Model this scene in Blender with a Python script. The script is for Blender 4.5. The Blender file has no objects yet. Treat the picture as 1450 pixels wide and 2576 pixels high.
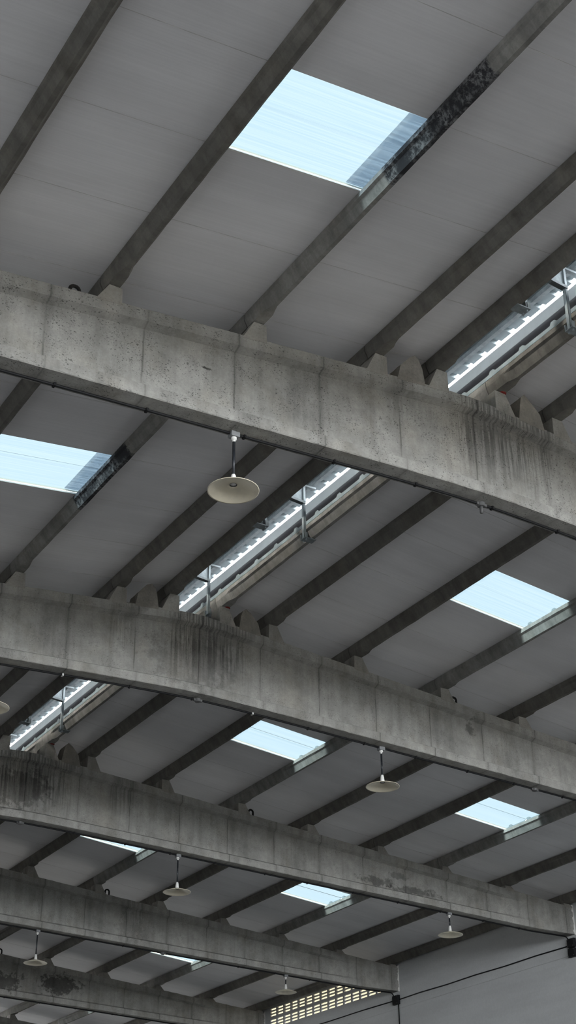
import bpy, bmesh, math, random
from mathutils import Vector, Matrix
random.seed(7)
S = bpy.context.scene
COL = S.collection

# ------------------------------------------------------------------ camera, sky, sun, exposure
H = 10.20                                   # height of the beams' ridge line above the floor
cam_d = bpy.data.cameras.new('camera')
cam = bpy.data.objects.new('camera', cam_d)
COL.objects.link(cam)
cam.location = (-8.23338, -9.67422, H - 8.57662)
cam.rotation_euler = (2.0922693, 0.0085786, -0.5469599)
cam_d.sensor_fit = 'VERTICAL'
cam_d.sensor_height = 36.0
cam_d.sensor_width = 36.0
cam_d.lens = 3652.3075 / 2576.0 * 36.0
cam_d.clip_end = 300
S.camera = cam

S.view_settings.view_transform = 'Standard'
S.view_settings.look = 'None'
S.view_settings.gamma = 1.0
S.view_settings.use_curve_mapping = False
S.view_settings.exposure = 0.0
try:
    S.cycles.use_denoising = True
    S.cycles.max_bounces = 10
    S.cycles.diffuse_bounces = 6
    S.cycles.transparent_max_bounces = 8
    S.cycles.caustics_reflective = False
    S.cycles.caustics_refractive = False
    S.cycles.sample_clamp_indirect = 4.0
except Exception:
    pass

W = bpy.data.worlds.new('sky')
S.world = W
W.use_nodes = True
bg = W.node_tree.nodes['Background']
bg.inputs[0].default_value = (0.93, 0.97, 1.0, 1.0)
bg.inputs[1].default_value = 20.0

sun_d = bpy.data.lights.new('sun', 'SUN')
sun_d.energy = 180.0
sun_d.color = (1.0, 0.95, 0.86)
sun_d.angle = math.radians(20)
sun = bpy.data.objects.new('sun', sun_d)
COL.objects.link(sun)
sun.location = (-30, 0, 40)
sun.rotation_euler = Vector((1.0, 0.28, -0.88)).to_track_quat('-Z', 'Y').to_euler()

# daylight through the open gate behind the camera: a portal only guides the sky's own light
por_d = bpy.data.lights.new('gate_portal', 'AREA')
por_d.shape = 'RECTANGLE'; por_d.size = 22.0; por_d.size_y = 4.9
por_d.cycles.is_portal = True
por = bpy.data.objects.new('gate_portal', por_d)
COL.objects.link(por)
por.location = (0, -14.9, 7.95)
por.rotation_euler = (math.radians(90), 0, 0)

por2_d = bpy.data.lights.new('added_back_opening_portal', 'AREA')  # guides sky light through the added rear opening
por2_d.shape = 'RECTANGLE'; por2_d.size = 20.0; por2_d.size_y = 3.2
por2_d.cycles.is_portal = True
por2 = bpy.data.objects.new('added_back_opening_portal', por2_d)
COL.objects.link(por2)
por2.location = (0, 36.3, 1.6)
por2.rotation_euler = (math.radians(-90), 0, 0)

# ------------------------------------------------------------------ dimensions
BAY = 6.0
BW = 0.25                                   # beam width
XW = 11.65                                  # inner wall faces
PX = [0.397, 1.172, 2.585, 4.104, 5.549, 7.08, 8.552, 10.057, 11.52]
def ztop(x): return H - 0.0943 * (math.sqrt(x * x + 0.06) - 0.12)
def zbot(x): return H + max(-1.12 - 0.046 * math.sqrt(x * x + 0.3), -1.612)
def zroof(x): return H + 0.408 - 0.1104 * abs(x)      # underside of the roof panels

# ------------------------------------------------------------------ node helpers
class N:
    def __init__(s, name):
        s.m = bpy.data.materials.new(name); s.m.use_nodes = True
        s.t = s.m.node_tree; s.t.nodes.clear()
        s.out = s.t.nodes.new('ShaderNodeOutputMaterial')
    def n(s, typ, **kw):
        x = s.t.nodes.new(typ)
        for k, v in kw.items(): setattr(x, k, v)
        return x
    def put(s, sock, v):
        if isinstance(v, bpy.types.NodeSocket): s.t.links.new(v, sock)
        elif v is not None: sock.default_value = v
    def math(s, op, a, b=None, c=None, clamp=False):
        x = s.n('ShaderNodeMath', operation=op); x.use_clamp = clamp
        s.put(x.inputs[0], a)
        if b is not None: s.put(x.inputs[1], b)
        if c is not None: s.put(x.inputs[2], c)
        return x.outputs[0]
    def obj(s):
        x = s.n('ShaderNodeTexCoord'); return x.outputs['Object']
    def xyz(s, v):
        x = s.n('ShaderNodeSeparateXYZ'); s.put(x.inputs[0], v); return x.outputs
    def vscale(s, v, sc, off=(0, 0, 0)):
        x = s.n('ShaderNodeMapping'); s.put(x.inputs['Vector'], v)
        x.inputs['Scale'].default_value = sc; x.inputs['Location'].default_value = off
        return x.outputs[0]
    def noise(s, v, scale, detail=4, rough=0.55, dist=0.0):
        x = s.n('ShaderNodeTexNoise'); s.put(x.inputs['Vector'], v)
        x.inputs['Scale'].default_value = scale; x.inputs['Detail'].default_value = detail
        x.inputs['Roughness'].default_value = rough; x.inputs['Distortion'].default_value = dist
        return x.outputs['Fac']
    def voro(s, v, scale):
        x = s.n('ShaderNodeTexVoronoi'); s.put(x.inputs['Vector'], v); x.inputs['Scale'].default_value = scale
        return x.outputs['Distance']
    def ramp(s, f, a, b, lo=0.0, hi=1.0):
        x = s.n('ShaderNodeMapRange'); x.clamp = True; x.interpolation_type = 'SMOOTHSTEP'
        s.put(x.inputs[0], f); x.inputs[1].default_value = a; x.inputs[2].default_value = b
        x.inputs[3].default_value = lo; x.inputs[4].default_value = hi
        return x.outputs[0]
    def mix(s, f, a, b):
        x = s.n('ShaderNodeMix', data_type='RGBA')
        s.put(x.inputs[0], f); s.put(x.inputs[6], a); s.put(x.inputs[7], b)
        return x.outputs[2]
    def mul(s, c, f):
        x = s.n('ShaderNodeMix', data_type='RGBA', blend_type='MULTIPLY')
        x.inputs[0].default_value = 1.0
        s.put(x.inputs[6], c)
        g = s.n('ShaderNodeCombineColor')
        for i in range(3): s.put(g.inputs[i], f)
        s.put(x.inputs[7], g.outputs[0])
        return x.outputs[2]
    def bsdf(s, col, rough=0.8, metal=0.0, spec=0.3, bump=None, bstr=0.3, bdist=0.01):
        x = s.n('ShaderNodeBsdfPrincipled')
        s.put(x.inputs['Base Color'], col); s.put(x.inputs['Roughness'], rough)
        s.put(x.inputs['Metallic'], metal); s.put(x.inputs['Specular IOR Level'], spec)
        if bump is not None:
            b = s.n('ShaderNodeBump'); b.inputs['Strength'].default_value = bstr; b.inputs['Distance'].default_value = bdist
            s.put(b.inputs['Height'], bump); s.t.links.new(b.outputs[0], x.inputs['Normal'])
        s.t.links.new(x.outputs[0], s.out.inputs[0])
        return s.m

def rgb(r, g, b): return (r, g, b, 1.0)

def concrete(name, base=(0.335, 0.327, 0.306), seams=False, streaks=(), blots=(), stain=None, dirt=1.0, runs=False, pits=1.0):
    k = N(name); o = k.obj(); X = k.xyz(o)
    big = k.noise(o, 0.9, 5, 0.6)
    mid = k.noise(o, 5.0, 6, 0.65)
    fine = k.noise(o, 45.0, 3, 0.6)
    vert = k.noise(k.vscale(o, (5.5, 5.5, 0.55)), 1.0, 5, 0.6)
    f = k.math('MULTIPLY', k.ramp(big, 0.3, 0.7, 0.80, 1.10), k.ramp(mid, 0.28, 0.72, 0.84, 1.12))
    f = k.math('MULTIPLY', f, k.ramp(fine, 0.3, 0.7, 0.93, 1.05))
    f = k.math('MULTIPLY', f, k.ramp(vert, 0.30, 0.62, 1.0 - 0.20 * dirt, 1.04))
    wv = k.n('ShaderNodeTexNoise'); k.put(wv.inputs['Vector'], o); wv.inputs['Scale'].default_value = 22.0; wv.inputs['Detail'].default_value = 3
    wo = k.n('ShaderNodeVectorMath', operation='MULTIPLY_ADD'); k.put(wo.inputs[0], wv.outputs['Color']); wo.inputs[1].default_value = (0.05, 0.05, 0.05); k.put(wo.inputs[2], o)
    ow = wo.outputs[0]
    sz = k.math('MULTIPLY', k.math('SUBTRACT', k.noise(o, 11.0, 2), 0.5), 0.5)
    pd = k.math('ADD', k.voro(k.vscale(ow, (0.9, 1.0, 1.5)), 33.0), sz)
    pm = k.noise(o, 3.1, 2)
    pore = k.math('MULTIPLY', k.ramp(pd, 0.17, 0.27, 1.0, 0.0), k.ramp(pm, 0.42, 0.54))
    pd2 = k.math('ADD', k.voro(k.vscale(ow, (0.7, 1.0, 1.6), (3, 1, 7)), 68.0), sz)
    pore2 = k.math('MULTIPLY', k.ramp(pd2, 0.16, 0.26, 1.0, 0.0), k.ramp(k.noise(o, 4.4, 2), 0.44, 0.56))
    pores = k.math('MAXIMUM', pore, pore2)
    f = k.math('MULTIPLY', f, k.math('SUBTRACT', 1.0, k.math('MULTIPLY', pores, 0.55 * pits)))
    col = rgb(*base)
    if seams:
        w = k.math('MULTIPLY', k.math('SUBTRACT', k.noise(k.vscale(o, (0.4, 1, 3.0)), 2.0, 3), 0.5), 0.022)
        xx = k.math('ADD', k.math('ADD', X[0], 0.47 + 0.475 - 0.05 - 0.47), w)
        fr = k.math('FRACT', k.math('DIVIDE', k.math('ADD', xx, 95.0), 0.95))
        d = k.math('MULTIPLY', k.math('ABSOLUTE', k.math('SUBTRACT', fr, 0.5)), 0.95)
        line = k.ramp(d, 0.004, 0.013, 1.0, 0.0)
        halo = k.math('MULTIPLY', k.ramp(d, 0.0, 0.07, 1.0, 0.0), k.ramp(mid, 0.35, 0.6))
        f = k.math('MULTIPLY', f, k.math('SUBTRACT', 1.0, k.math('MULTIPLY', line, k.ramp(k.noise(o, 2.2, 3), 0.35, 0.6, 0.08, 0.42))))
        f = k.math('MULTIPLY', f, k.math('SUBTRACT', 1.0, k.math('MULTIPLY', halo, 0.22)))
    st_n = k.noise(k.vscale(o, (26.0, 3.0, 0.9)), 1.0, 5, 0.7)
    for (xa, xb, zlen, amt) in streaks:
        c, hw = (xa + xb) / 2, (xb - xa) / 2
        mx = k.ramp(k.math('ABSOLUTE', k.math('SUBTRACT', X[0], c)), hw * 0.55, hw, 1.0, 0.0)
        ln = k.noise(k.vscale(o, (7.0, 1.0, 0.05)), 1.0, 3)
        zz = k.math('ADD', k.math('MULTIPLY', k.math('SUBTRACT', ln, 0.5), 1.4), X[2])
        mz = k.ramp(zz, -zlen - 0.15, -0.30, 0.0, 1.0)
        lip = k.ramp(k.math('ABSOLUTE', k.math('ADD', X[2], 0.235)), 0.06, 0.13, 0.55, 0.0)
        s1 = k.math('MAXIMUM', k.math('MULTIPLY', k.ramp(st_n, 0.44, 0.58), mz), lip)
        m = k.math('MULTIPLY', k.math('MULTIPLY', s1, mx), amt)
        f = k.math('MULTIPLY', f, k.math('SUBTRACT', 1.0, m))
    for (bx, bz, rx, rz, amt) in blots:
        dx = k.math('DIVIDE', k.math('SUBTRACT', X[0], bx), rx)
        dz = k.math('DIVIDE', k.math('SUBTRACT', X[2], bz), rz)
        r = k.math('SQRT', k.math('ADD', k.math('MULTIPLY', dx, dx), k.math('MULTIPLY', dz, dz)))
        r = k.math('ADD', r, k.math('MULTIPLY', k.math('SUBTRACT', k.noise(o, 7.0, 6, 0.7), 0.5), 3.4))
        m = k.math('MULTIPLY', k.ramp(r, 0.55, 1.0, 1.0, 0.0), amt)
        f = k.math('MULTIPLY', f, k.math('SUBTRACT', 1.0, m))
    if runs:
        rn = k.noise(k.vscale(o, (3.0, 9.0, 0.7)), 1.0, 5, 0.65)
        f = k.math('MULTIPLY', f, k.ramp(rn, 0.34, 0.62, 0.84, 1.05))
    c = k.mul(col, f)
    tint = k.noise(o, 2.3, 3)
    c = k.mix(k.ramp(tint, 0.45, 0.75, 0.0, 0.35), c, k.mul(rgb(base[0] * 1.04, base[1] * 0.97, base[2] * 0.86), f))
    if stain:
        ya, yb = stain
        yy = k.math('ADD', X[1], k.math('MULTIPLY', k.math('SUBTRACT', k.noise(o, 9.0, 5, 0.7), 0.5), 0.22))
        m = k.math('MULTIPLY', k.ramp(yy, ya, ya + 0.05), k.ramp(yy, yb - 0.05, yb, 1.0, 0.0))
        speck = k.ramp(k.noise(k.vscale(o, (1, 1, 0.8)), 24.0, 6, 0.8), 0.44, 0.60)
        patch = k.ramp(k.noise(o, 3.0, 3), 0.35, 0.62)
        dark = k.mix(k.math('MULTIPLY', speck, patch), rgb(0.03, 0.03, 0.033), rgb(0.22, 0.22, 0.222))
        c = k.mix(m, c, dark)
    h = k.math('ADD', k.math('MULTIPLY', mid, 0.5), k.math('ADD', k.math('MULTIPLY', fine, 0.15), k.math('MULTIPLY', pores, -0.5 * pits)))
    return k.bsdf(c, 0.88, 0, 0.2, h, 0.35, 0.008)

def plain(name, c, rough=0.5, metal=0.0, spec=0.4, var=0.1, sc=6.0):
    k = N(name); o = k.obj()
    f = k.ramp(k.noise(o, sc, 5, 0.6), 0.3, 0.7, 1 - var, 1 + var)
    return k.bsdf(k.mul(rgb(*c), f), rough, metal, spec)

# beams: each has weather marks of its own
BEAM_MAT = {
    -1: concrete('beam_concrete_plain', seams=True),
    0: concrete('beam_concrete_a', seams=True, streaks=[(-0.35, 1.25, 0.95, 0.55), (-1.05, -0.65, 0.55, 0.25)], blots=[(-3.10, -0.71, 0.07, 0.03, 0.8)]),
    1: concrete('beam_concrete_b', seams=True, pits=0.55, streaks=[(-0.60, 0.95, 0.95, 0.55), (-1.3, -0.9, 0.7, 0.3)], blots=[(4.58, -0.74, 0.10, 0.16, 0.5), (0.0, -0.7, 0.7, 0.5, 0.22)]),
    2: concrete('beam_concrete_c', seams=True, pits=0.55, streaks=[(-0.9, 1.1, 1.0, 0.55), (1.5, 2.1, 0.8, 0.35)], blots=[(-0.1, -0.6, 0.7, 0.42, 0.45), (7.0, -1.18, 0.45, 0.10, 0.5), (7.8, -1.26, 0.6, 0.08, 0.5), (7.5, -1.02, 0.28, 0.07, 0.4)]),
    3: concrete('beam_concrete_d', seams=True, pits=0.55, streaks=[(4.7, 5.3, 1.1, 0.4)], blots=[(4.9, -1.0, 0.35, 0.5, 0.2)]),
    4: concrete('beam_concrete_e', seams=True, pits=0.55, blots=[(4.55, -1.0, 0.45, 0.26, 0.62), (5.9, -0.93, 0.55, 0.26, 0.68)]),
    5: concrete('beam_concrete_f', seams=True, pits=0.55),
}
M_SEAT = concrete('seat_concrete', (0.30, 0.287, 0.262), pits=0.4)
M_SEAT2 = concrete('spare_seat_concrete', (0.25, 0.235, 0.208), pits=0.4)
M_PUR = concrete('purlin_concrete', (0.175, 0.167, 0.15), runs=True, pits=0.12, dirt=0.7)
M_PUR_L = concrete('purlin_concrete_lit', (0.27, 0.265, 0.25), runs=True, pits=0.12, dirt=0.7)  # paler base puts rooflight and ridge-gap daylight into the colour
M_PUR_S0 = concrete('purlin_concrete_sooty', (0.27, 0.262, 0.245), stain=(-3.70, -2.20), runs=True, pits=0.12)  # base lightened for rooflight daylight; the black stain is the purlin's own
M_PUR_S1 = concrete('purlin_concrete_lit_sooty_b', (0.27, 0.262, 0.245), stain=(2.75, 4.20), runs=True, pits=0.12)  # same daylight-lightened base, stained farther along

def m_ceiling():
    k = N('roof_panel_white'); o = k.obj(); X = k.xyz(o)
    rib = k.n('ShaderNodeTexWave', wave_type='BANDS', bands_direction='Y')
    k.put(rib.inputs['Vector'], o); rib.inputs['Scale'].default_value = 3.2
    f = k.ramp(k.noise(k.vscale(o, (0.35, 1.6, 1.0)), 1.0, 5, 0.6), 0.3, 0.7, 0.93, 1.05)
    f = k.math('MULTIPLY', f, k.ramp(k.noise(o, 0.35, 3), 0.3, 0.7, 0.92, 1.06))
    thin = k.ramp(k.noise(k.vscale(o, (0.25, 55.0, 1.0)), 1.0, 2), 0.3, 0.7, 0.975, 1.02)
    f = k.math('MULTIPLY', f, thin)
    return k.bsdf(k.mul(rgb(0.80, 0.79, 0.80), f), 0.42, 0, 0.25, rib.outputs['Fac'], 0.05, 0.004)
M_CEIL = m_ceiling()
M_FOAM = plain('panel_foam_edge', (0.86, 0.80, 0.66), 0.9, 0, 0.1, 0.05)
M_ROOFTOP = plain('roof_top_metal', (0.03, 0.031, 0.033), 0.7)
M_PEND = plain('panel_end', (0.16, 0.195, 0.21), 0.8)
M_SEAM = plain('panel_seam', (0.60, 0.59, 0.58), 0.8)

def m_sheet():
    k = N('translucent_sheet'); o = k.obj()
    st = k.noise(k.vscale(o, (0.4, 60.0, 1.0)), 1.0, 5, 0.65)
    c = k.mix(k.ramp(st, 0.35, 0.65), rgb(0.0310, 0.0415, 0.0470), rgb(0.0360, 0.0455, 0.0500))
    tr = k.n('ShaderNodeBsdfTransparent'); k.put(tr.inputs[0], c)
    tl = k.n('ShaderNodeBsdfTranslucent'); k.put(tl.inputs[0], c)
    a = k.n('ShaderNodeMixShader'); a.inputs[0].default_value = 0.06
    k.t.links.new(tr.outputs[0], a.inputs[1]); k.t.links.new(tl.outputs[0], a.inputs[2])
    g = k.n('ShaderNodeBsdfGlossy'); g.inputs['Roughness'].default_value = 0.3
    b = k.n('ShaderNodeMixShader'); b.inputs[0].default_value = 0.04
    k.t.links.new(a.outputs[0], b.inputs[1]); k.t.links.new(g.outputs[0], b.inputs[2])
    k.t.links.new(b.outputs[0], k.out.inputs[0])
    return k.m
M_SHEET = m_sheet()
def m_lap():
    k = N('tinted_lap_sheet'); o = k.obj()
    st = k.noise(k.vscale(o, (0.5, 40.0, 1.0)), 1.0, 4, 0.7)
    c = k.mix(k.ramp(st, 0.35, 0.65), rgb(0.50, 0.54, 0.59), rgb(0.68, 0.71, 0.75))
    tr = k.n('ShaderNodeBsdfTransparent'); k.put(tr.inputs[0], c)
    k.t.links.new(tr.outputs[0], k.out.inputs[0])
    return k.m
M_LAP = m_lap()
M_GALV = plain('galvanised_steel', (0.27, 0.31, 0.33), 0.5, 0.35, 0.5, 0.18, 14)
M_GALV_D = plain('galvanised_steel_dull', (0.22, 0.25, 0.26), 0.55, 0.3, 0.4, 0.2, 14)
M_CAP = plain('ridge_sheet_metal', (0.30, 0.35, 0.37), 0.5, 0.15, 0.4, 0.12, 4)
M_FLASH = plain('flashing_metal', (0.72, 0.78, 0.80), 0.45, 0.1, 0.4, 0.06, 3)
M_CURB = plain('ridge_curb_shade', (0.035, 0.033, 0.036), 0.7, 0, 0.2, 0.1, 4)  # dark colour stands for the shadowed recess below the flashing
M_BLACK = plain('black_plastic', (0.008, 0.008, 0.009), 0.6, 0, 0.2, 0.1)
M_IRON = plain('black_iron_bar', (0.014, 0.013, 0.013), 0.7, 0, 0.3, 0.2)
M_GREYP = plain('grey_plastic', (0.20, 0.205, 0.21), 0.5)
M_DGREY = plain('dark_grey_plastic', (0.09, 0.09, 0.09), 0.6)
M_CLIPW = plain('pale_clip', (0.55, 0.55, 0.53), 0.5)
M_ENAM = plain('cream_enamel', (0.80, 0.73, 0.57), 0.35, 0, 0.5, 0.06, 9)
M_CAPW = plain('white_porcelain', (0.80, 0.79, 0.76), 0.4, 0, 0.5, 0.05)
M_STEM = plain('stem_dark', (0.02, 0.022, 0.027), 0.35, 0.2, 0.5, 0.1)
M_RUST = plain('red_mortar', (0.20, 0.035, 0.03), 0.9, 0, 0.1, 0.3, 30)

def m_wall(name, base):
    k = N(name); o = k.obj(); X = k.xyz(o)
    f = k.ramp(k.noise(k.vscale(o, (1, 0.25, 1.2)), 2.0, 5, 0.6), 0.3, 0.7, 0.94, 1.05)
    f = k.math('MULTIPLY', f, k.ramp(k.noise(k.vscale(o, (1, 0.08, 5.0)), 1.0, 3), 0.3, 0.7, 0.97, 1.02))
    f = k.math('MULTIPLY', f, k.ramp(k.noise(o, 30.0, 3), 0.3, 0.7, 0.97, 1.03))
    z = k.math('ADD', X[2], k.math('MULTIPLY', k.math('SUBTRACT', k.noise(k.vscale(o, (1, 0.8, 0.1)), 1.0, 4), 0.5), 0.02))
    line = k.ramp(k.math('ABSOLUTE', k.math('SUBTRACT', z, H - 1.985)), 0.003, 0.011, 1.0, 0.0)
    f = k.math('MULTIPLY', f, k.math('SUBTRACT', 1.0, k.math('MULTIPLY', line, k.ramp(k.noise(o, 0.8, 3), 0.35, 0.6, 0.1, 0.28))))
    return k.bsdf(k.mul(rgb(*base), f), 0.9, 0, 0.15, k.noise(o, 40.0, 4), 0.15, 0.004)
M_WALL = m_wall('painted_wall', (0.60, 0.61, 0.615))
M_PLAST = plain('white_plaster', (0.72, 0.71, 0.68), 0.9, 0, 0.1, 0.12, 20)
M_FLOOR = plain('floor_concrete', (0.074, 0.0715, 0.07), 0.75, 0, 0.3, 0.15, 0.6)
M_YARD = plain('yard_ground', (0.03, 0.029, 0.027), 0.95, 0, 0.1, 0.12, 0.5)
M_CREAM = plain('neighbour_render', (0.021, 0.0180, 0.0108), 0.95, 0, 0.1, 0.04, 0.5)

# ------------------------------------------------------------------ mesh helpers
def link(name, bm, mats, parent=None, loc=None, smooth=False):
    me = bpy.data.meshes.new(name)
    bm.normal_update(); bm.to_mesh(me); bm.free()
    for m in (mats if isinstance(mats, (list, tuple)) else [mats]): me.materials.append(m)
    if smooth:
        for p in me.polygons: p.use_smooth = True
    o = bpy.data.objects.new(name, me); COL.objects.link(o)
    if parent: o.parent = parent
    if loc is not None: o.location = loc
    return o
def tag(o, label, cat, group=None):
    o['label'] = label; o['category'] = cat
    if group: o['group'] = group
    return o
def struct(o): o['kind'] = 'structure'; return o
def empty(name, loc, label, cat, group=None):
    o = bpy.data.objects.new(name, None); COL.objects.link(o); o.location = loc
    o.empty_display_size = 0.1
    return tag(o, label, cat, group)
def box(bm, x0, x1, y0, y1, z0, z1, mi=0):
    v = [bm.verts.new((x, y, z)) for x in (x0, x1) for y in (y0, y1) for z in (z0, z1)]
    for q in ((0, 1, 3, 2), (4, 6, 7, 5), (0, 4, 5, 1), (2, 3, 7, 6), (0, 2, 6, 4), (1, 5, 7, 3)):
        f = bm.faces.new([v[i] for i in q]); f.material_index = mi
    return v
def loft(bm, loops, caps=True, mi=0, capmi=None):
    L = [[bm.verts.new(p) for p in lp] for lp in loops]
    n = len(L[0])
    for a, b in zip(L, L[1:]):
        for i in range(n):
            f = bm.faces.new((a[i], a[(i + 1) % n], b[(i + 1) % n], b[i])); f.material_index = mi
    if caps:
        for lp, rev in ((L[0], True), (L[-1], False)):
            f = bm.faces.new(list(reversed(lp)) if rev else lp); f.material_index = mi if capmi is None else capmi
    bmesh.ops.recalc_face_normals(bm, faces=bm.faces[:])
    return L
def lathe(bm, prof, seg=40, c=(0, 0), closed=False):
    L = []
    for r, z in prof:
        L.append([bm.verts.new((c[0] + r * math.cos(2 * math.pi * i / seg), c[1] + r * math.sin(2 * math.pi * i / seg), z)) for i in range(seg)])
    for a, b in zip(L, L[1:] + ([L[0]] if closed else [])):
        for i in range(seg):
            bm.faces.new((a[i], a[(i + 1) % seg], b[(i + 1) % seg], b[i]))
    return L
def tube(bm, pts, r, seg=10, mi=0):
    pts = [Vector(p) for p in pts]; loops = []
    up = Vector((0, 0, 1)); prev = None
    for i, p in enumerate(pts):
        d = (pts[min(i + 1, len(pts) - 1)] - pts[max(i - 1, 0)]).normalized()
        if prev is None:
            a = d.cross(up if abs(d.z) < 0.9 else Vector((1, 0, 0))).normalized()
        else:
            a = (prev - d * prev.dot(d)).normalized()
        prev = a; b = d.cross(a)
        loops.append([p + r * (math.cos(2 * math.pi * k / seg) * a + math.sin(2 * math.pi * k / seg) * b) for k in range(seg)])
    loft(bm, loops, True, mi)
def bevel(o, w, seg=2):
    m = o.modifiers.new('bevel', 'BEVEL'); m.width = w; m.segments = seg; m.limit_method = 'ANGLE'; m.angle_limit = math.radians(40)
    return o

# ------------------------------------------------------------------ setting: floor, walls, roof
Y0, Y1 = -15.0, 36.4
bm = bmesh.new(); box(bm, -XW - 0.3, XW + 0.3, Y0, Y1 + 0.3, -0.2, 0.0); struct(link('floor', bm, M_FLOOR))
bm = bmesh.new(); box(bm, -60, 60, -70, 90, -0.5, -0.21); struct(link('ground', bm, M_YARD))

# right wall with the pierced band in the fourth bay
SLOT_ROWS = [H - 1.056, H - 1.131, H - 1.206, H - 1.334, H - 1.409, H - 1.483]
SLOT_COLS = [23.714 - 0.3455 * i for i in range(15)]
SH, SL = 0.046, 0.272
def pierced_wall(bm, x0, x1):
    ys = sorted([Y0, Y1 + 0.3] + [c for c in SLOT_COLS] + [c - SL for c in SLOT_COLS])
    zs = sorted([0.0, H - 0.87] + [r - SH / 2 for r in SLOT_ROWS] + [r + SH / 2 for r in SLOT_ROWS])
    def hole(i, j):
        ym, zm = (ys[i] + ys[i + 1]) / 2, (zs[j] + zs[j + 1]) / 2
        return any(c - SL < ym < c for c in SLOT_COLS) and any(abs(zm - r) < SH / 2 for r in SLOT_ROWS)
    ny, nz = len(ys) - 1, len(zs) - 1
    vf = {}
    def V(i, j, x):
        k = (i, j, x)
        if k not in vf: vf[k] = bm.verts.new((x, ys[i], zs[j]))
        return vf[k]
    for i in range(ny):
        for j in range(nz):
            if hole(i, j):
                a, b, c, d = (i, j), (i + 1, j), (i + 1, j + 1), (i, j + 1)
                for p, q in ((a, b), (b, c), (c, d), (d, a)):
                    bm.faces.new((V(*p, x0), V(*q, x0), V(*q, x1), V(*p, x1)))
            else:
                for x in (x0, x1):
                    bm.faces.new((V(i, j, x), V(i + 1, j, x), V(i + 1, j + 1, x), V(i, j + 1, x)))
    for j in (0, nz):
        for i in range(ny): bm.faces.new((V(i, j, x0), V(i + 1, j, x0), V(i + 1, j, x1), V(i, j, x1)))
    for i in (0, ny):
        for j in range(nz): bm.faces.new((V(i, j, x0), V(i, j + 1, x0), V(i, j + 1, x1), V(i, j, x1)))
    bmesh.ops.recalc_face_normals(bm, faces=bm.faces[:])
bm = bmesh.new(); pierced_wall(bm, XW, XW + 0.035)
struct(link('wall_right', bm, M_WALL))
bm = bmesh.new(); box(bm, -XW - 0.14, -XW, Y0, Y1 + 0.3, 0, H - 0.87); struct(link('wall_left', bm, M_WALL))
bm = bmesh.new()
box(bm, -XW, -10.0, Y1, Y1 + 0.3, 0, H - 0.9); box(bm, 10.0, XW, Y1, Y1 + 0.3, 0, H - 0.9); box(bm, -10.0, 10.0, Y1, Y1 + 0.3, 3.2, H - 0.9)  # unseen rear opening, added to brighten the far bays
struct(link('wall_back', bm, M_WALL))
bm = bmesh.new()
box(bm, -XW, -11.0, Y0 - 0.2, Y0, 0, H - 0.95); box(bm, 11.0, XW, Y0 - 0.2, Y0, 0, H - 0.95); box(bm, -11.0, 11.0, Y0 - 0.2, Y0, 0, 5.5)
struct(link('wall_front', bm, M_WALL))
bm = bmesh.new(); box(bm, 17.0, 17.4, -20, 60, -0.2, 13.5); struct(link('wall_neighbour', bm, M_CREAM))

# roof panels: strips one metre wide, seams across the slope
LIGHTS = {(-1, -1): [2], (0, -1): [2], (0, 1): [2], (1, 1): [2, 5], (2, 1): [2, 5], (3, 1): [5], (4, 1): [5]}   # (bay, side): purlin spaces
TH = 0.05
def strip(bm, s, y0, y1, xa, xb):
    c = 0.004
    prof = [(y0, TH), (y0, c), (y0 + c, 0.0), (y1 - c, 0.0), (y1, c), (y1, TH), (y1 - 0.06, TH + 0.002), (y1 - 0.08, TH + 0.035), (y1 - 0.13, TH + 0.035), (y1 - 0.17, TH + 0.002),
            (y1 - 0.56, TH + 0.002), (y1 - 0.58, TH + 0.035), (y1 - 0.63, TH + 0.035), (y1 - 0.67, TH + 0.002)]
    n = len(prof)
    A = [bm.verts.new((s * xa, y, zroof(xa) + z)) for y, z in prof]
    B = [bm.verts.new((s * xb, y, zroof(xb) + z)) for y, z in prof]
    for i in range(n):
        f = bm.faces.new((A[i], A[(i + 1) % n], B[(i + 1) % n], B[i]))
        f.material_index = 2 if i in (1, 3) else (1 if i in (0, 4) else (3 if i > 4 else 0))
    for L in (A, B):
        f = bm.faces.new(L); f.material_index = 4
for s in (-1, 1):
    bm = bmesh.new()
    for n in range(-16, 38):
        y0 = n + 0.12
        bay = math.floor(n / 6)
        ks = LIGHTS.get((bay, s), []) if n % 6 == 3 else []
        cuts = []
        for k in ks: cuts.append((PX[k] + 0.02, PX[k + 1] - 0.02))
        x = 0.305
        for a, b in cuts:
            strip(bm, s, y0, y0 + 1.0, x, a); x = b
        strip(bm, s, y0, y0 + 1.0, x, XW + 0.35)
    bmesh.ops.recalc_face_normals(bm, faces=bm.faces[:])
    struct(link('ceiling', bm, [M_CEIL, M_FOAM, M_SEAM, M_ROOFTOP, M_PEND]))

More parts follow.
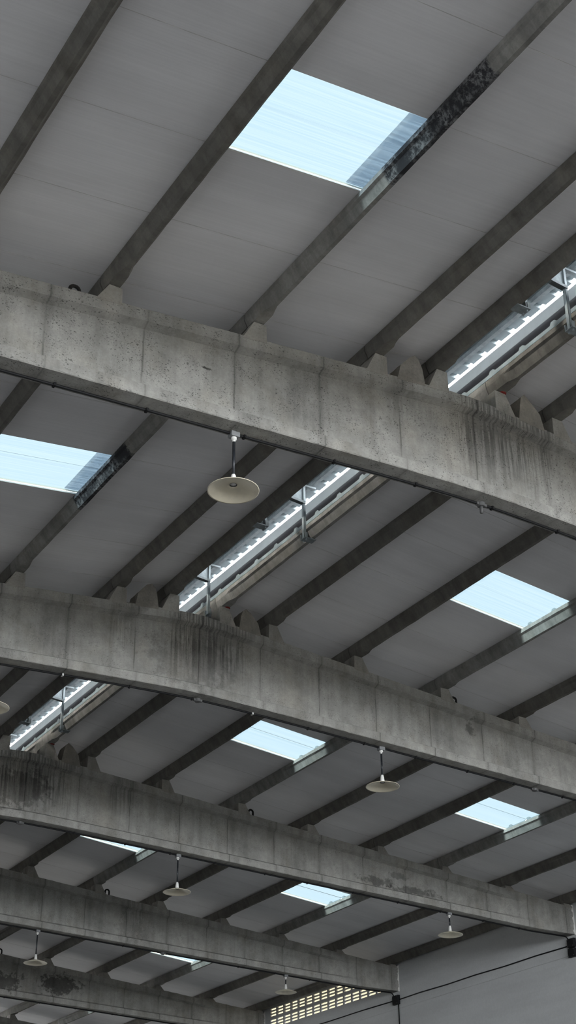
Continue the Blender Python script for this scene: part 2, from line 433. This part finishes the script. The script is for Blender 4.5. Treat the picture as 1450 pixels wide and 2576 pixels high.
# rooflights
SIDE = {-1: 'left', 1: 'right'}
ORD = ['first', 'second', 'third', 'fourth', 'fifth', 'sixth', 'seventh', 'eighth', 'ninth']
BEAMN = ['nearest', 'second', 'third', 'fourth', 'fifth', 'sixth']
def bayname(j):
    if j == -1: return 'before the nearest beam'
    if j == 0: return 'between nearest and second beams'
    if j == 5: return 'beyond the sixth beam'
    return 'between %s and %s beams' % (BEAMN[j], BEAMN[j + 1])
def rooflight(j, s, k):
    y0 = 6 * j + 3.12; xa, xb = PX[k] + 0.022, PX[k + 1] - 0.022
    nm = 'on the %s slope %s' % (SIDE[s], bayname(j))
    root = empty('rooflight', (0, 0, 0), '', 'rooflight', 'translucent rooflights in the roof')
    if (j, s, k) == (-1, -1, 2): root['label'] = 'largest pale blue translucent rooflight at the top of the picture'
    elif k == 5: root['label'] = 'glowing rooflight low on the right slope ' + bayname(j)
    else: root['label'] = 'glowing translucent rooflight near the ridge ' + nm
    bm = bmesh.new()
    m = (y0 + y0 + 1) / 2
    prof = [(y0 + 0.001, 0.028), (m - 0.11, 0.028), (m - 0.085, 0.046), (m - 0.04, 0.046), (m - 0.015, 0.028), (y0 + 0.999, 0.028)]
    A = [bm.verts.new((s * xa, y, zroof(xa) + z)) for y, z in prof]; B = [bm.verts.new((s * xb, y, zroof(xb) + z)) for y, z in prof]
    for i in range(len(prof) - 1): bm.faces.new((A[i], A[i + 1], B[i + 1], B[i]))
    link('sheet', bm, M_SHEET, root)
    bm = bmesh.new()                                   # a grey-tinted transparent sheet laps over the uphill end
    lo, hi = xa - 0.11, PX[k] + 0.23
    L0 = [(s * lo, y0, zroof(lo) + 0.058), (s * lo, y0 + 1, zroof(lo) + 0.058), (s * lo, y0 + 1, zroof(lo) + 0.06), (s * lo, y0, zroof(lo) + 0.06)]
    L1 = [(s * hi, y0, zroof(hi) + 0.058), (s * hi, y0 + 1, zroof(hi) + 0.058), (s * hi, y0 + 1, zroof(hi) + 0.06), (s * hi, y0, zroof(hi) + 0.06)]
    loft(bm, [L0, L1]); link('lap_sheet', bm, M_LAP, root)
    bm = bmesh.new()                                   # thin white trim under the far edge
    for yy in (y0 + 0.985,):
        L0 = [(s * x, yy + dy, zroof(x) + dz) for x in (xa + 0.07,) for dy, dz in ((0, -0.003), (0.012, -0.003), (0.012, 0.012), (0, 0.012))]
        L1 = [(s * x, yy + dy, zroof(x) + dz) for x in (xb - 0.07,) for dy, dz in ((0, -0.003), (0.012, -0.003), (0.012, 0.012), (0, 0.012))]
        loft(bm, [L0, L1])
    link('edge_trim', bm, M_CAPW, root)
for (j, s), ks in LIGHTS.items():
    for k in ks: rooflight(j, s, k)

# ------------------------------------------------------------------ beams with their seats
def beam_mesh(seed):
    rnd = random.Random(seed)
    bm = bmesh.new()
    xs = []; x = -XW + 0.004
    while x < XW - 0.004: xs.append(x); x += 0.085
    xs.append(XW - 0.004)
    loops = []
    for x in xs:
        t, b = ztop(x) - H, zbot(x) - H
        a = abs(x)
        i = 0.085 * (1 - min(max((a - 9.6) / 1.1, 0), 1))
        d = 0.006
        j = lambda q: rnd.uniform(-q, q)
        pf = [(0.0, t - d + j(.004)), (0.0, t - 0.135 + j(.004)), (i, t - 0.168 + j(.003)), (i, b + 0.165), (0.0, b + 0.12), (0.0, b + d + 0.004 + j(.005)), (0.008, b + j(.002)),
              (BW - 0.008, b + j(.002)), (BW, b + d), (BW, b + 0.12), (BW - i, b + 0.165), (BW - i, t - 0.168), (BW, t - 0.135), (BW, t - d), (BW - d, t), (d, t + j(.003))]
        loops.append([(x, y, z) for y, z in pf])
    loft(bm, loops)
    return bm
def seat_prism(bm, xa_b, xa_t, xb_t, xb_b, za_t, zb_t, s, rnd, jag=0.0):
    pts = [(xa_b, ztop(xa_b) - H - 0.03), (xa_t, za_t), (xb_t, zb_t), (xb_b, ztop(xb_b) - H - 0.03)]
    if jag:
        xm = xa_t + (xb_t - xa_t) * 0.4
        pts = [pts[0], (xa_b + 0.02 + jag * 0.3, za_t - 0.12), (xa_t, za_t - 0.02), (xm, max(za_t, zb_t) + jag * 0.6), (xb_t, zb_t), (xb_b - 0.05, (zb_t + ztop(xb_b) - H) / 2 + jag * 0.5), pts[3]]
    loops = []
    for y in (-0.002, 0.06, 0.125, 0.19, BW + 0.002):
        loops.append([(s * (x + rnd.uniform(-.004, .004)), y, z + (rnd.uniform(-.004, .001) if 0 < i < len(pts) - 1 else 0)) for i, (x, z) in enumerate(pts)])
    loft(bm, loops)
BEAM_LABEL = {
    -1: 'concrete roof beam just behind the top of the view, above the camera',
    0: 'nearest pitted concrete roof beam crossing the upper part with dark streaks under its ridge',
    1: 'second concrete roof beam from the camera, dark runs below its ridge left of centre',
    2: 'third concrete roof beam, dark stained where its ridge meets the left picture edge',
    3: 'fourth concrete roof beam, ending against the white wall beside the slotted vent',
    4: 'fifth concrete roof beam with two black patches, at the lower left',
    5: 'sixth and farthest concrete roof beam, barely seen in the lower left corner',
}
for j in range(-1, 6):
    y = 6.0 * j
    b = link('concrete_beam', beam_mesh(100 + j), BEAM_MAT[j], None, (0, y, H))
    tag(b, BEAM_LABEL[j], 'beam', 'concrete roof beams')
    rnd = random.Random(40 + j)
    for s in (-1, 1):
        for k, px in enumerate(PX):
            bm = bmesh.new()
            zt = 0.240 - 0.1104 * px
            if k == 8:
                seat_prism(bm, px - 0.09, px - 0.085, px + 0.05, px + 0.11, zt, zt, s, rnd)
            else:
                seat_prism(bm, px - 0.088, px - 0.082, px + 0.052, px + 0.177, zt, zt - 0.002, s, rnd)
            link('purlin_seat', bm, M_SEAT, b)
            if k == 0 and s == 1:
                bm = bmesh.new()                       # a dab of red mortar under the ridge purlin
                bmesh.ops.create_icosphere(bm, subdivisions=2, radius=1.0)
                for v in bm.verts: v.co = Vector((px + 0.03 + v.co.x * 0.05, 0.02 + v.co.y * 0.05, zt + 0.004 + v.co.z * 0.012))
                link('mortar_dab', bm, M_RUST, b)['label'] = 'red mortar dab'
        bm = bmesh.new()
        seat_prism(bm, 0.612, 0.675, 0.80, 0.965, 0.235 + rnd.uniform(-.01, .02), 0.215 + rnd.uniform(-.02, .02), s, rnd, jag=0.04 + rnd.uniform(-.015, .015))
        link('purlin_seat', bm, M_SEAT2, b)['label'] = 'broken-topped spare seat carrying nothing'
        lx = 4.345 if s == 1 else 4.435
        bm = bmesh.new()
        zt = ztop(lx) - H
        r = 0.045
        tube(bm, [(s * lx - r, 0.125, zt - 0.02), (s * lx - r, 0.125, zt + 0.10)] + [(s * lx - r * math.cos(t), 0.125, zt + 0.10 + r * 0.9 * math.sin(t)) for t in [math.pi * q / 8 for q in range(1, 8)]] + [(s * lx + r, 0.125, zt + 0.10), (s * lx + r, 0.125, zt - 0.02)], 0.017, 10)
        link('lifting_loop', bm, M_IRON, b, smooth=True)['label'] = 'black iron lifting loop'
    for s in (1,):                                     # rough plaster where the beam meets the wall
        bm = bmesh.new()
        rr = random.Random(9 + j)
        top, bot = ztop(XW) - H, zbot(XW) - H
        n = 16; loops = []
        for q in range(n + 1):
            z = bot - 0.01 + (top - bot + 0.05) * q / n
            w = 0.012 + rr.random() ** 2 * 0.05
            loops.append([(XW - 0.003, -0.001, z), (XW - 0.003 - w, -0.001, z), (XW - 0.004 - w * 0.8, -0.012, z), (XW - 0.003, -0.014, z)])
        loft(bm, loops)
        link('plaster_edge', bm, M_PLAST, b)['label'] = 'ragged white plaster edge at the wall'

# ------------------------------------------------------------------ purlins
def purlin_mesh(px, s, ln, seed):
    rnd = random.Random(seed)
    zt, zb = 0.402 - 0.1104 * px, 0.244 - 0.1104 * px
    ys = [0.006, 0.10, 0.20, 0.30, 0.36, 0.43]; y = 0.7
    while y < ln - 0.6: ys.append(y); y += 0.16
    ys += [ln - v for v in (0.43, 0.36, 0.30, 0.20, 0.10, 0.006)]
    loops = []
    for y in ys:
        e = min(y, ln - y)
        t = min(max((e - 0.28) / 0.15, 0), 1)
        t = t * t * (3 - 2 * t)
        wf = 0.092
        wt = 0.090 + (0.066 - 0.090) * t
        wb = 0.058 + (0.021 - 0.058) * t
        j = lambda q: rnd.uniform(-q, q)
        tilt = -0.1104 * s
        pf = [(-wf, zt), (-wf + j(.002), zt - 0.052 + j(.003)), (-wt, zt - 0.072), (-wb + j(.002), zb + 0.003), (wb + j(.002), zb + j(.002)), (wt, zt - 0.072), (wf + j(.002), zt - 0.052 + j(.003)), (wf, zt)]
        loops.append([(x, y, z + (tilt * x if abs(x) > 0.06 else 0)) for x, z in pf])
    bm = bmesh.new(); loft(bm, loops)
    return bm
IN_VIEW = {(-1, -1): [0, 1, 2, 3, 4], (-1, 1): [0, 1], (0, -1): [0, 1, 2, 3], (0, 1): [0, 1, 2, 3, 4, 5], (1, -1): [0, 1, 2], (1, 1): list(range(9)),
           (2, -1): [0], (2, 1): list(range(9)), (3, 1): [1, 2, 3, 4, 5, 6, 7, 8], (4, 1): [3, 4, 5, 6, 7, 8], (5, 1): [4, 5, 6, 7, 8]}
MESH_CACHE = {}
for (j, s), ks in IN_VIEW.items():
    for k in ks:
        px = PX[k]
        mat = M_PUR
        if (j, s, k) == (-1, -1, 2): mat = M_PUR_S0
        elif (j, s, k) == (0, -1, 2): mat = M_PUR_S1
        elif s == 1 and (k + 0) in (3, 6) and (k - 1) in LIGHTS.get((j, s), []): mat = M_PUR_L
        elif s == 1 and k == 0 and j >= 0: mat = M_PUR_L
        y0 = 6 * j + 0.125
        ln = 6.0 if j < 5 else Y1 - y0 - 0.004
        # the mesh keeps hall coordinates along y so weather marks fall where they are
        bm = purlin_mesh(px, s, ln, 1000 + 37 * j + 11 * k + s)
        for v in bm.verts: v.co.y += y0
        o = link('purlin', bm, mat, None, (s * px, 0, H))
        lab = 'concrete purlin, %s from the ridge gap on the %s slope %s' % (ORD[k], SIDE[s], bayname(j))
        if mat in (M_PUR_S0, M_PUR_S1): lab = 'black-stained purlin beside the rooflight on the left slope ' + bayname(j)
        elif k == 8: lab = 'concrete purlin along the right wall top ' + bayname(j)
        tag(o, lab, 'purlin', 'concrete purlins')

# ------------------------------------------------------------------ ridge ventilator
def ridge_cap(y0, y1):
    bm = bmesh.new()
    ys = []
    n0 = math.floor(y0 / 0.25)
    prof = []
    y = n0 * 0.25
    while y < y1:
        prof += [(y, 0.0), (y + 0.135, 0.0), (y + 0.165, 0.042), (y + 0.205, 0.042), (y + 0.215, 0.0)]
        y += 0.25
    prof = [(a, b) for a, b in prof if y0 <= a <= y1]
    rows = []
    for x in (-0.60, -0.3, 0.0, 0.3, 0.60):
        rows.append([bm.verts.new((x, a, H + 1.098 - 0.11 * abs(x) + b)) for a, b in prof])
    for A, B in zip(rows, rows[1:]):
        for i in range(len(A) - 1): bm.faces.new((A[i], A[i + 1], B[i + 1], B[i]))
    return bm
vent_root = empty('ridge_vent', (0, 0, H), 'long open ridge ventilator of grey corrugated metal running along the roof ridge', 'ventilator')
def vpart(name, bm, mat, label=None):
    o = link(name, bm, mat); o.parent = vent_root; o.matrix_parent_inverse = Matrix.Translation((0, 0, -H))
    if label: o['label'] = label
    return o
VY0, VY1 = -12.0, 30.0
capo = vpart('cap_sheet', ridge_cap(VY0, VY1), M_CAP, 'corrugated metal cap')
sm = capo.modifiers.new('thick', 'SOLIDIFY'); sm.thickness = 0.003; sm.offset = 1
for s in (-1, 1):
    bm = bmesh.new(); box(bm, s * 0.425 - 0.025, s * 0.425 + 0.025, VY0, VY1, H + 0.985, H + 1.045)
    vpart('cap_rail', bm, M_GALV)
    bm = bmesh.new(); box(bm, s * 0.505 - 0.012, s * 0.505 + 0.012, VY0, VY1, zroof(0.5) + 0.048, H + 0.742)
    vpart('curb', bm, M_CURB, 'curb plate coloured dark as shade')
    bm = bmesh.new()
    a, b2 = s * 0.488, s * 0.478
    ft = 0.865 if s == 1 else 0.945  # unseen left strip made taller to block sun through the ridge gap
    loft(bm, [[(a, yy, H + ft), (b2, yy, H + 0.712), (b2 - s * 0.003, yy, H + 0.712), (a - s * 0.003, yy, H + ft)] for yy in (VY0, VY1)])
    vpart('flashing', bm, M_FLASH, 'smooth grey flashing strip')
POST_Y = [-3.75 + 2.51 * i for i in range(8)]
def vent_post(y):
    root = empty('vent_frame', (0, y, H), '', 'bracket', 'steel frames across the ridge gap')
    i = POST_Y.index(y)
    root['label'] = ['galvanised vent frame above the top right corner', 'galvanised vent frame in the ridge gap at the right picture edge', 'galvanised vent frame in the ridge gap hidden above the nearest beam',
                     'galvanised vent frame mid way along the ridge gap between nearest and second beams', 'galvanised vent frame in the ridge gap just before the second beam', 'galvanised vent frame in the ridge gap hidden behind the second beam',
                     'galvanised vent frame in the ridge gap just before the third beam', 'galvanised vent frame in the ridge gap just past the third beam'][i]
    for s in (-1, 1):
        bm = bmesh.new()                               # U-shaped post
        x = s * 0.284
        box(bm, x - 0.016, x + 0.016, -0.022, -0.019, 0.19, 0.955); box(bm, x - 0.016, x - 0.013, -0.022, 0.022, 0.19, 0.955); box(bm, x - 0.016, x + 0.016, 0.019, 0.022, 0.19, 0.955)
        link('post', bm, M_GALV, root)
        bm = bmesh.new()                               # clamp round the purlin foot
        fx = x + s * 0.035
        box(bm, min(x - s * 0.02, fx + s * 0.11), max(x - s * 0.02, fx + s * 0.11), -0.055, 0.055, 0.176, 0.188)
        box(bm, x - 0.02, x + 0.02, -0.055, -0.043, 0.188, 0.255); box(bm, x - 0.02, x + 0.02, 0.043, 0.055, 0.188, 0.255)
        cl = link('clamp', bm, M_GALV_D, root)
        for dy in (-0.03, 0.03):
            bm = bmesh.new(); lathe(bm, [(0.0, 0.15), (0.011, 0.15), (0.011, 0.165), (0.006, 0.166), (0.006, 0.19), (0.0, 0.19)], 10, (x + s * 0.01, dy))
            link('bolt', bm, M_GALV, cl)
    bm = bmesh.new()                                   # cross member with gusset
    loft(bm, [[(x, -0.03, z), (x, 0.03, z), (x, 0.03, z + 0.035), (x, -0.03, z + 0.035)] for x, z in ((-0.42, 0.80), (-0.28, 0.80), (-0.10, 0.78), (0.10, 0.70), (0.30, 0.68))])
    link('cross_member', bm, M_GALV_D, root)
    bm = bmesh.new()
    v = [(0.02, 0.0, 0.745), (0.285, 0.0, 0.72), (0.285, 0.0, 0.93), (0.20, 0.0, 0.95)]
    loft(bm, [[(a, -0.004 + b, c) for a, b, c in v], [(a, 0.004 + b, c) for a, b, c in v]])
    link('gusset', bm, M_GALV, root)
    bm = bmesh.new(); box(bm, -0.46, 0.46, -0.02, 0.02, 0.945, 0.97); link('head_bar', bm, M_GALV, root)
for y in POST_Y: vent_post(y)

# ------------------------------------------------------------------ pendant lamps
YC = 0.188
def lamp(x, j, rim, label):
    z0 = zbot(x)
    r = empty('pendant_lamp', (x, 6 * j + YC, rim), label, 'lamp', 'dish pendant lamps under the beams')
    top = z0 - rim
    bm = bmesh.new(); box(bm, -0.045, 0.045, -0.04, 0.04, top - 0.052, top - 0.001)
    bevel(link('mounting_box', bm, M_GREYP, r), 0.006)
    bm = bmesh.new(); lathe(bm, [(0.0, top - 0.053), (0.026, top - 0.053), (0.026, top - 0.075), (0.014, top - 0.085), (0.014, top - 0.10), (0.0, top - 0.10)], 20)
    link('cord_grip', bm, M_CAPW, r, smooth=False)
    bm = bmesh.new(); tube(bm, [(0, 0, top - 0.095), (0, 0, 0.155)], 0.0135, 12)
    link('stem', bm, M_STEM, r, smooth=True)
    bm = bmesh.new(); lathe(bm, [(0.0, 0.168), (0.016, 0.168), (0.021, 0.158), (0.025, 0.135), (0.029, 0.098), (0.034, 0.062), (0.0, 0.062)], 24)
    link('socket_cap', bm, M_CAPW, r, smooth=True)
    bm = bmesh.new()
    out = [(0.036, 0.064), (0.060, 0.058), (0.11, 0.043), (0.17, 0.022), (0.222, 0.004), (0.236, 0.0)]
    inn = [(0.236, -0.004), (0.224, -0.001), (0.17, 0.017), (0.11, 0.037), (0.060, 0.051), (0.036, 0.057)]
    lathe(bm, out + inn, 56, closed=True)
    link('shade', bm, M_ENAM, r, smooth=True)
    bm = bmesh.new()
    lathe(bm, [(0.035, 0.058), (0.031, 0.058), (0.029, 0.074), (0.0, 0.074)], 24)
    link('socket', bm, M_STEM, r, smooth=True)
lamp(-2.74, 0, H - 1.868, 'largest cream dish pendant lamp, hanging under the nearest beam left of centre')
lamp(-2.735, 1, H - 1.842, 'dish pendant lamp cut by the left picture edge, under the second beam')
lamp(3.035, 1, H - 1.842, 'cream dish pendant lamp on a dark stem under the second beam, right of centre')
lamp(2.945, 2, H - 1.905, 'white dish pendant lamp under the third beam, left of the slotted vent')
lamp(8.705, 2, H - 1.935, 'white dish pendant lamp under the third beam near the right wall')
lamp(2.895, 3, H - 1.908, 'small white dish pendant lamp under the fourth beam at the lower left')
lamp(8.745, 3, H - 1.895, 'small white dish pendant lamp hanging before the slotted wall vent')

# ------------------------------------------------------------------ conduit along the beams
def conduit(j):
    y = 6 * j + YC
    nm = BEAMN[j]
    root = empty('conduit', (0, y, H), 'black conduit clipped under the %s beam' % nm, 'conduit', 'black conduits under the beams')
    pts = []
    x = -XW + 0.1
    xe = XW - 0.09
    while x < xe: pts.append((x, 0, zbot(x) - H - 0.014)); x += 0.3
    z = zbot(xe) - H
    pts += [(xe - 0.05, 0, z - 0.014), (xe, 0, z - 0.020), (xe + 0.035, 0, z - 0.045), (xe + 0.055, -0.01, z - 0.09), (xe + 0.060, -0.03, H * 0 - 1.735)]
    bm = bmesh.new(); tube(bm, pts, 0.0138, 10)
    link('pipe', bm, M_BLACK, root, smooth=True)
    rr = random.Random(j)
    x = -XW + 0.6
    i = 0
    while x < XW - 0.3:
        zz = zbot(x) - H
        bm = bmesh.new(); box(bm, x - 0.011, x + 0.011, -0.024, 0.024, zz - 0.031, zz - 0.001)
        pale = (j == 0 and abs(x + 4.0) < 0.3) or rr.random() < 0.12
        link('clip', bm, M_CLIPW if pale else M_BLACK, root)
        x += 0.93 + rr.uniform(-0.08, 0.08)
for j in range(0, 6): conduit(j)

def junction(x, j, stub, label):
    z0 = zbot(x)
    r = empty('junction_box', (x, 6 * j + YC, z0), label, 'junction box', 'junction boxes under the beams')
    bm = bmesh.new(); lathe(bm, [(0.0, -0.001), (0.042, -0.001), (0.042, -0.036), (0.036, -0.042), (0.0, -0.042)], 20)
    link('body', bm, M_DGREY, r)
    for s in (-1, 1):
        bm = bmesh.new(); box(bm, min(s * 0.036, s * 0.062), max(s * 0.036, s * 0.062), -0.017, 0.017, -0.034, -0.004); link('gland', bm, M_DGREY, r)
    if stub:
        bm = bmesh.new(); tube(bm, [(0, 0, -0.040), (0, 0, -0.115)], 0.018, 14); link('stub', bm, M_DGREY, r, smooth=True)
junction(0.15, 0, True, 'dark round junction box with a short stub under the nearest beam')
junction(0.10, 1, False, 'dark round junction box under the ridge of the second beam')
junction(5.81, 1, False, 'small dark junction box under the second beam, right of its pendant lamp')
junction(0.05, 2, False, 'dark junction box under the third beam at the left picture edge')
junction(5.73, 3, False, 'small dark junction box under the fourth beam, mid way along')

# ------------------------------------------------------------------ wall wiring
def wallbox(y, z, label, h=0.17, w=0.20, dep=0.07):
    r = empty('switch_box', (XW, y, z), label, 'junction box', 'black boxes on the right wall')
    bm = bmesh.new(); box(bm, -dep, -0.001, -w / 2, w / 2, -h / 2, h / 2)
    bevel(link('body', bm, M_BLACK, r), 0.006)
    bm = bmesh.new(); box(bm, -dep - 0.008, -dep + 0.001, -w / 2 + 0.008, w / 2 - 0.008, -h / 2 + 0.008, h / 2 - 0.008)
    cv = bevel(link('cover', bm, M_BLACK, r), 0.004)
    for a in (-1, 1):
        for b in (-1, 1):
            bm = bmesh.new(); box(bm, -dep - 0.011, -dep - 0.007, a * (w / 2 - 0.025) - 0.005, a * (w / 2 - 0.025) + 0.005, b * (h / 2 - 0.025) - 0.005, b * (h / 2 - 0.025) + 0.005)
            link('screw', bm, M_GREYP, cv)
wallbox(18.09, H - 1.80, 'black junction box on the white wall below the end of the fourth beam', 0.20, 0.22)
wallbox(12.10, H - 1.765, 'upper black box on the wall at the right picture edge')
wallbox(12.10, H - 1.95, 'lower black box on the wall at the right picture edge')
def wall_pipe(pts, label):
    bm = bmesh.new(); tube(bm, pts, 0.0125, 10)
    o = link('wall_conduit', bm, M_BLACK, None, None, True); tag(o, label, 'conduit', 'black conduits on the right wall')
wall_pipe([(XW - 0.016, y, H - 1.80 + (0.012 if i % 2 else 0)) for i, y in enumerate([12.205, 13.2, 14.2, 15.2, 16.2, 17.2, 17.975])], 'black conduit running level along the white wall between the black boxes')
wall_pipe([(XW - 0.016, y, H - 1.795 + (0.01 if i % 2 else 0)) for i, y in enumerate([18.205, 19.5, 21.0, 22.5, 23.9])], 'black conduit on the wall running below the slotted vent')
wall_pipe([(XW - 0.016, 18.03, H - 1.905), (XW - 0.016, 18.03, H - 3.0), (XW - 0.016, 18.03, 1.2)], 'black conduit running straight down the wall from the box under the fourth beam')
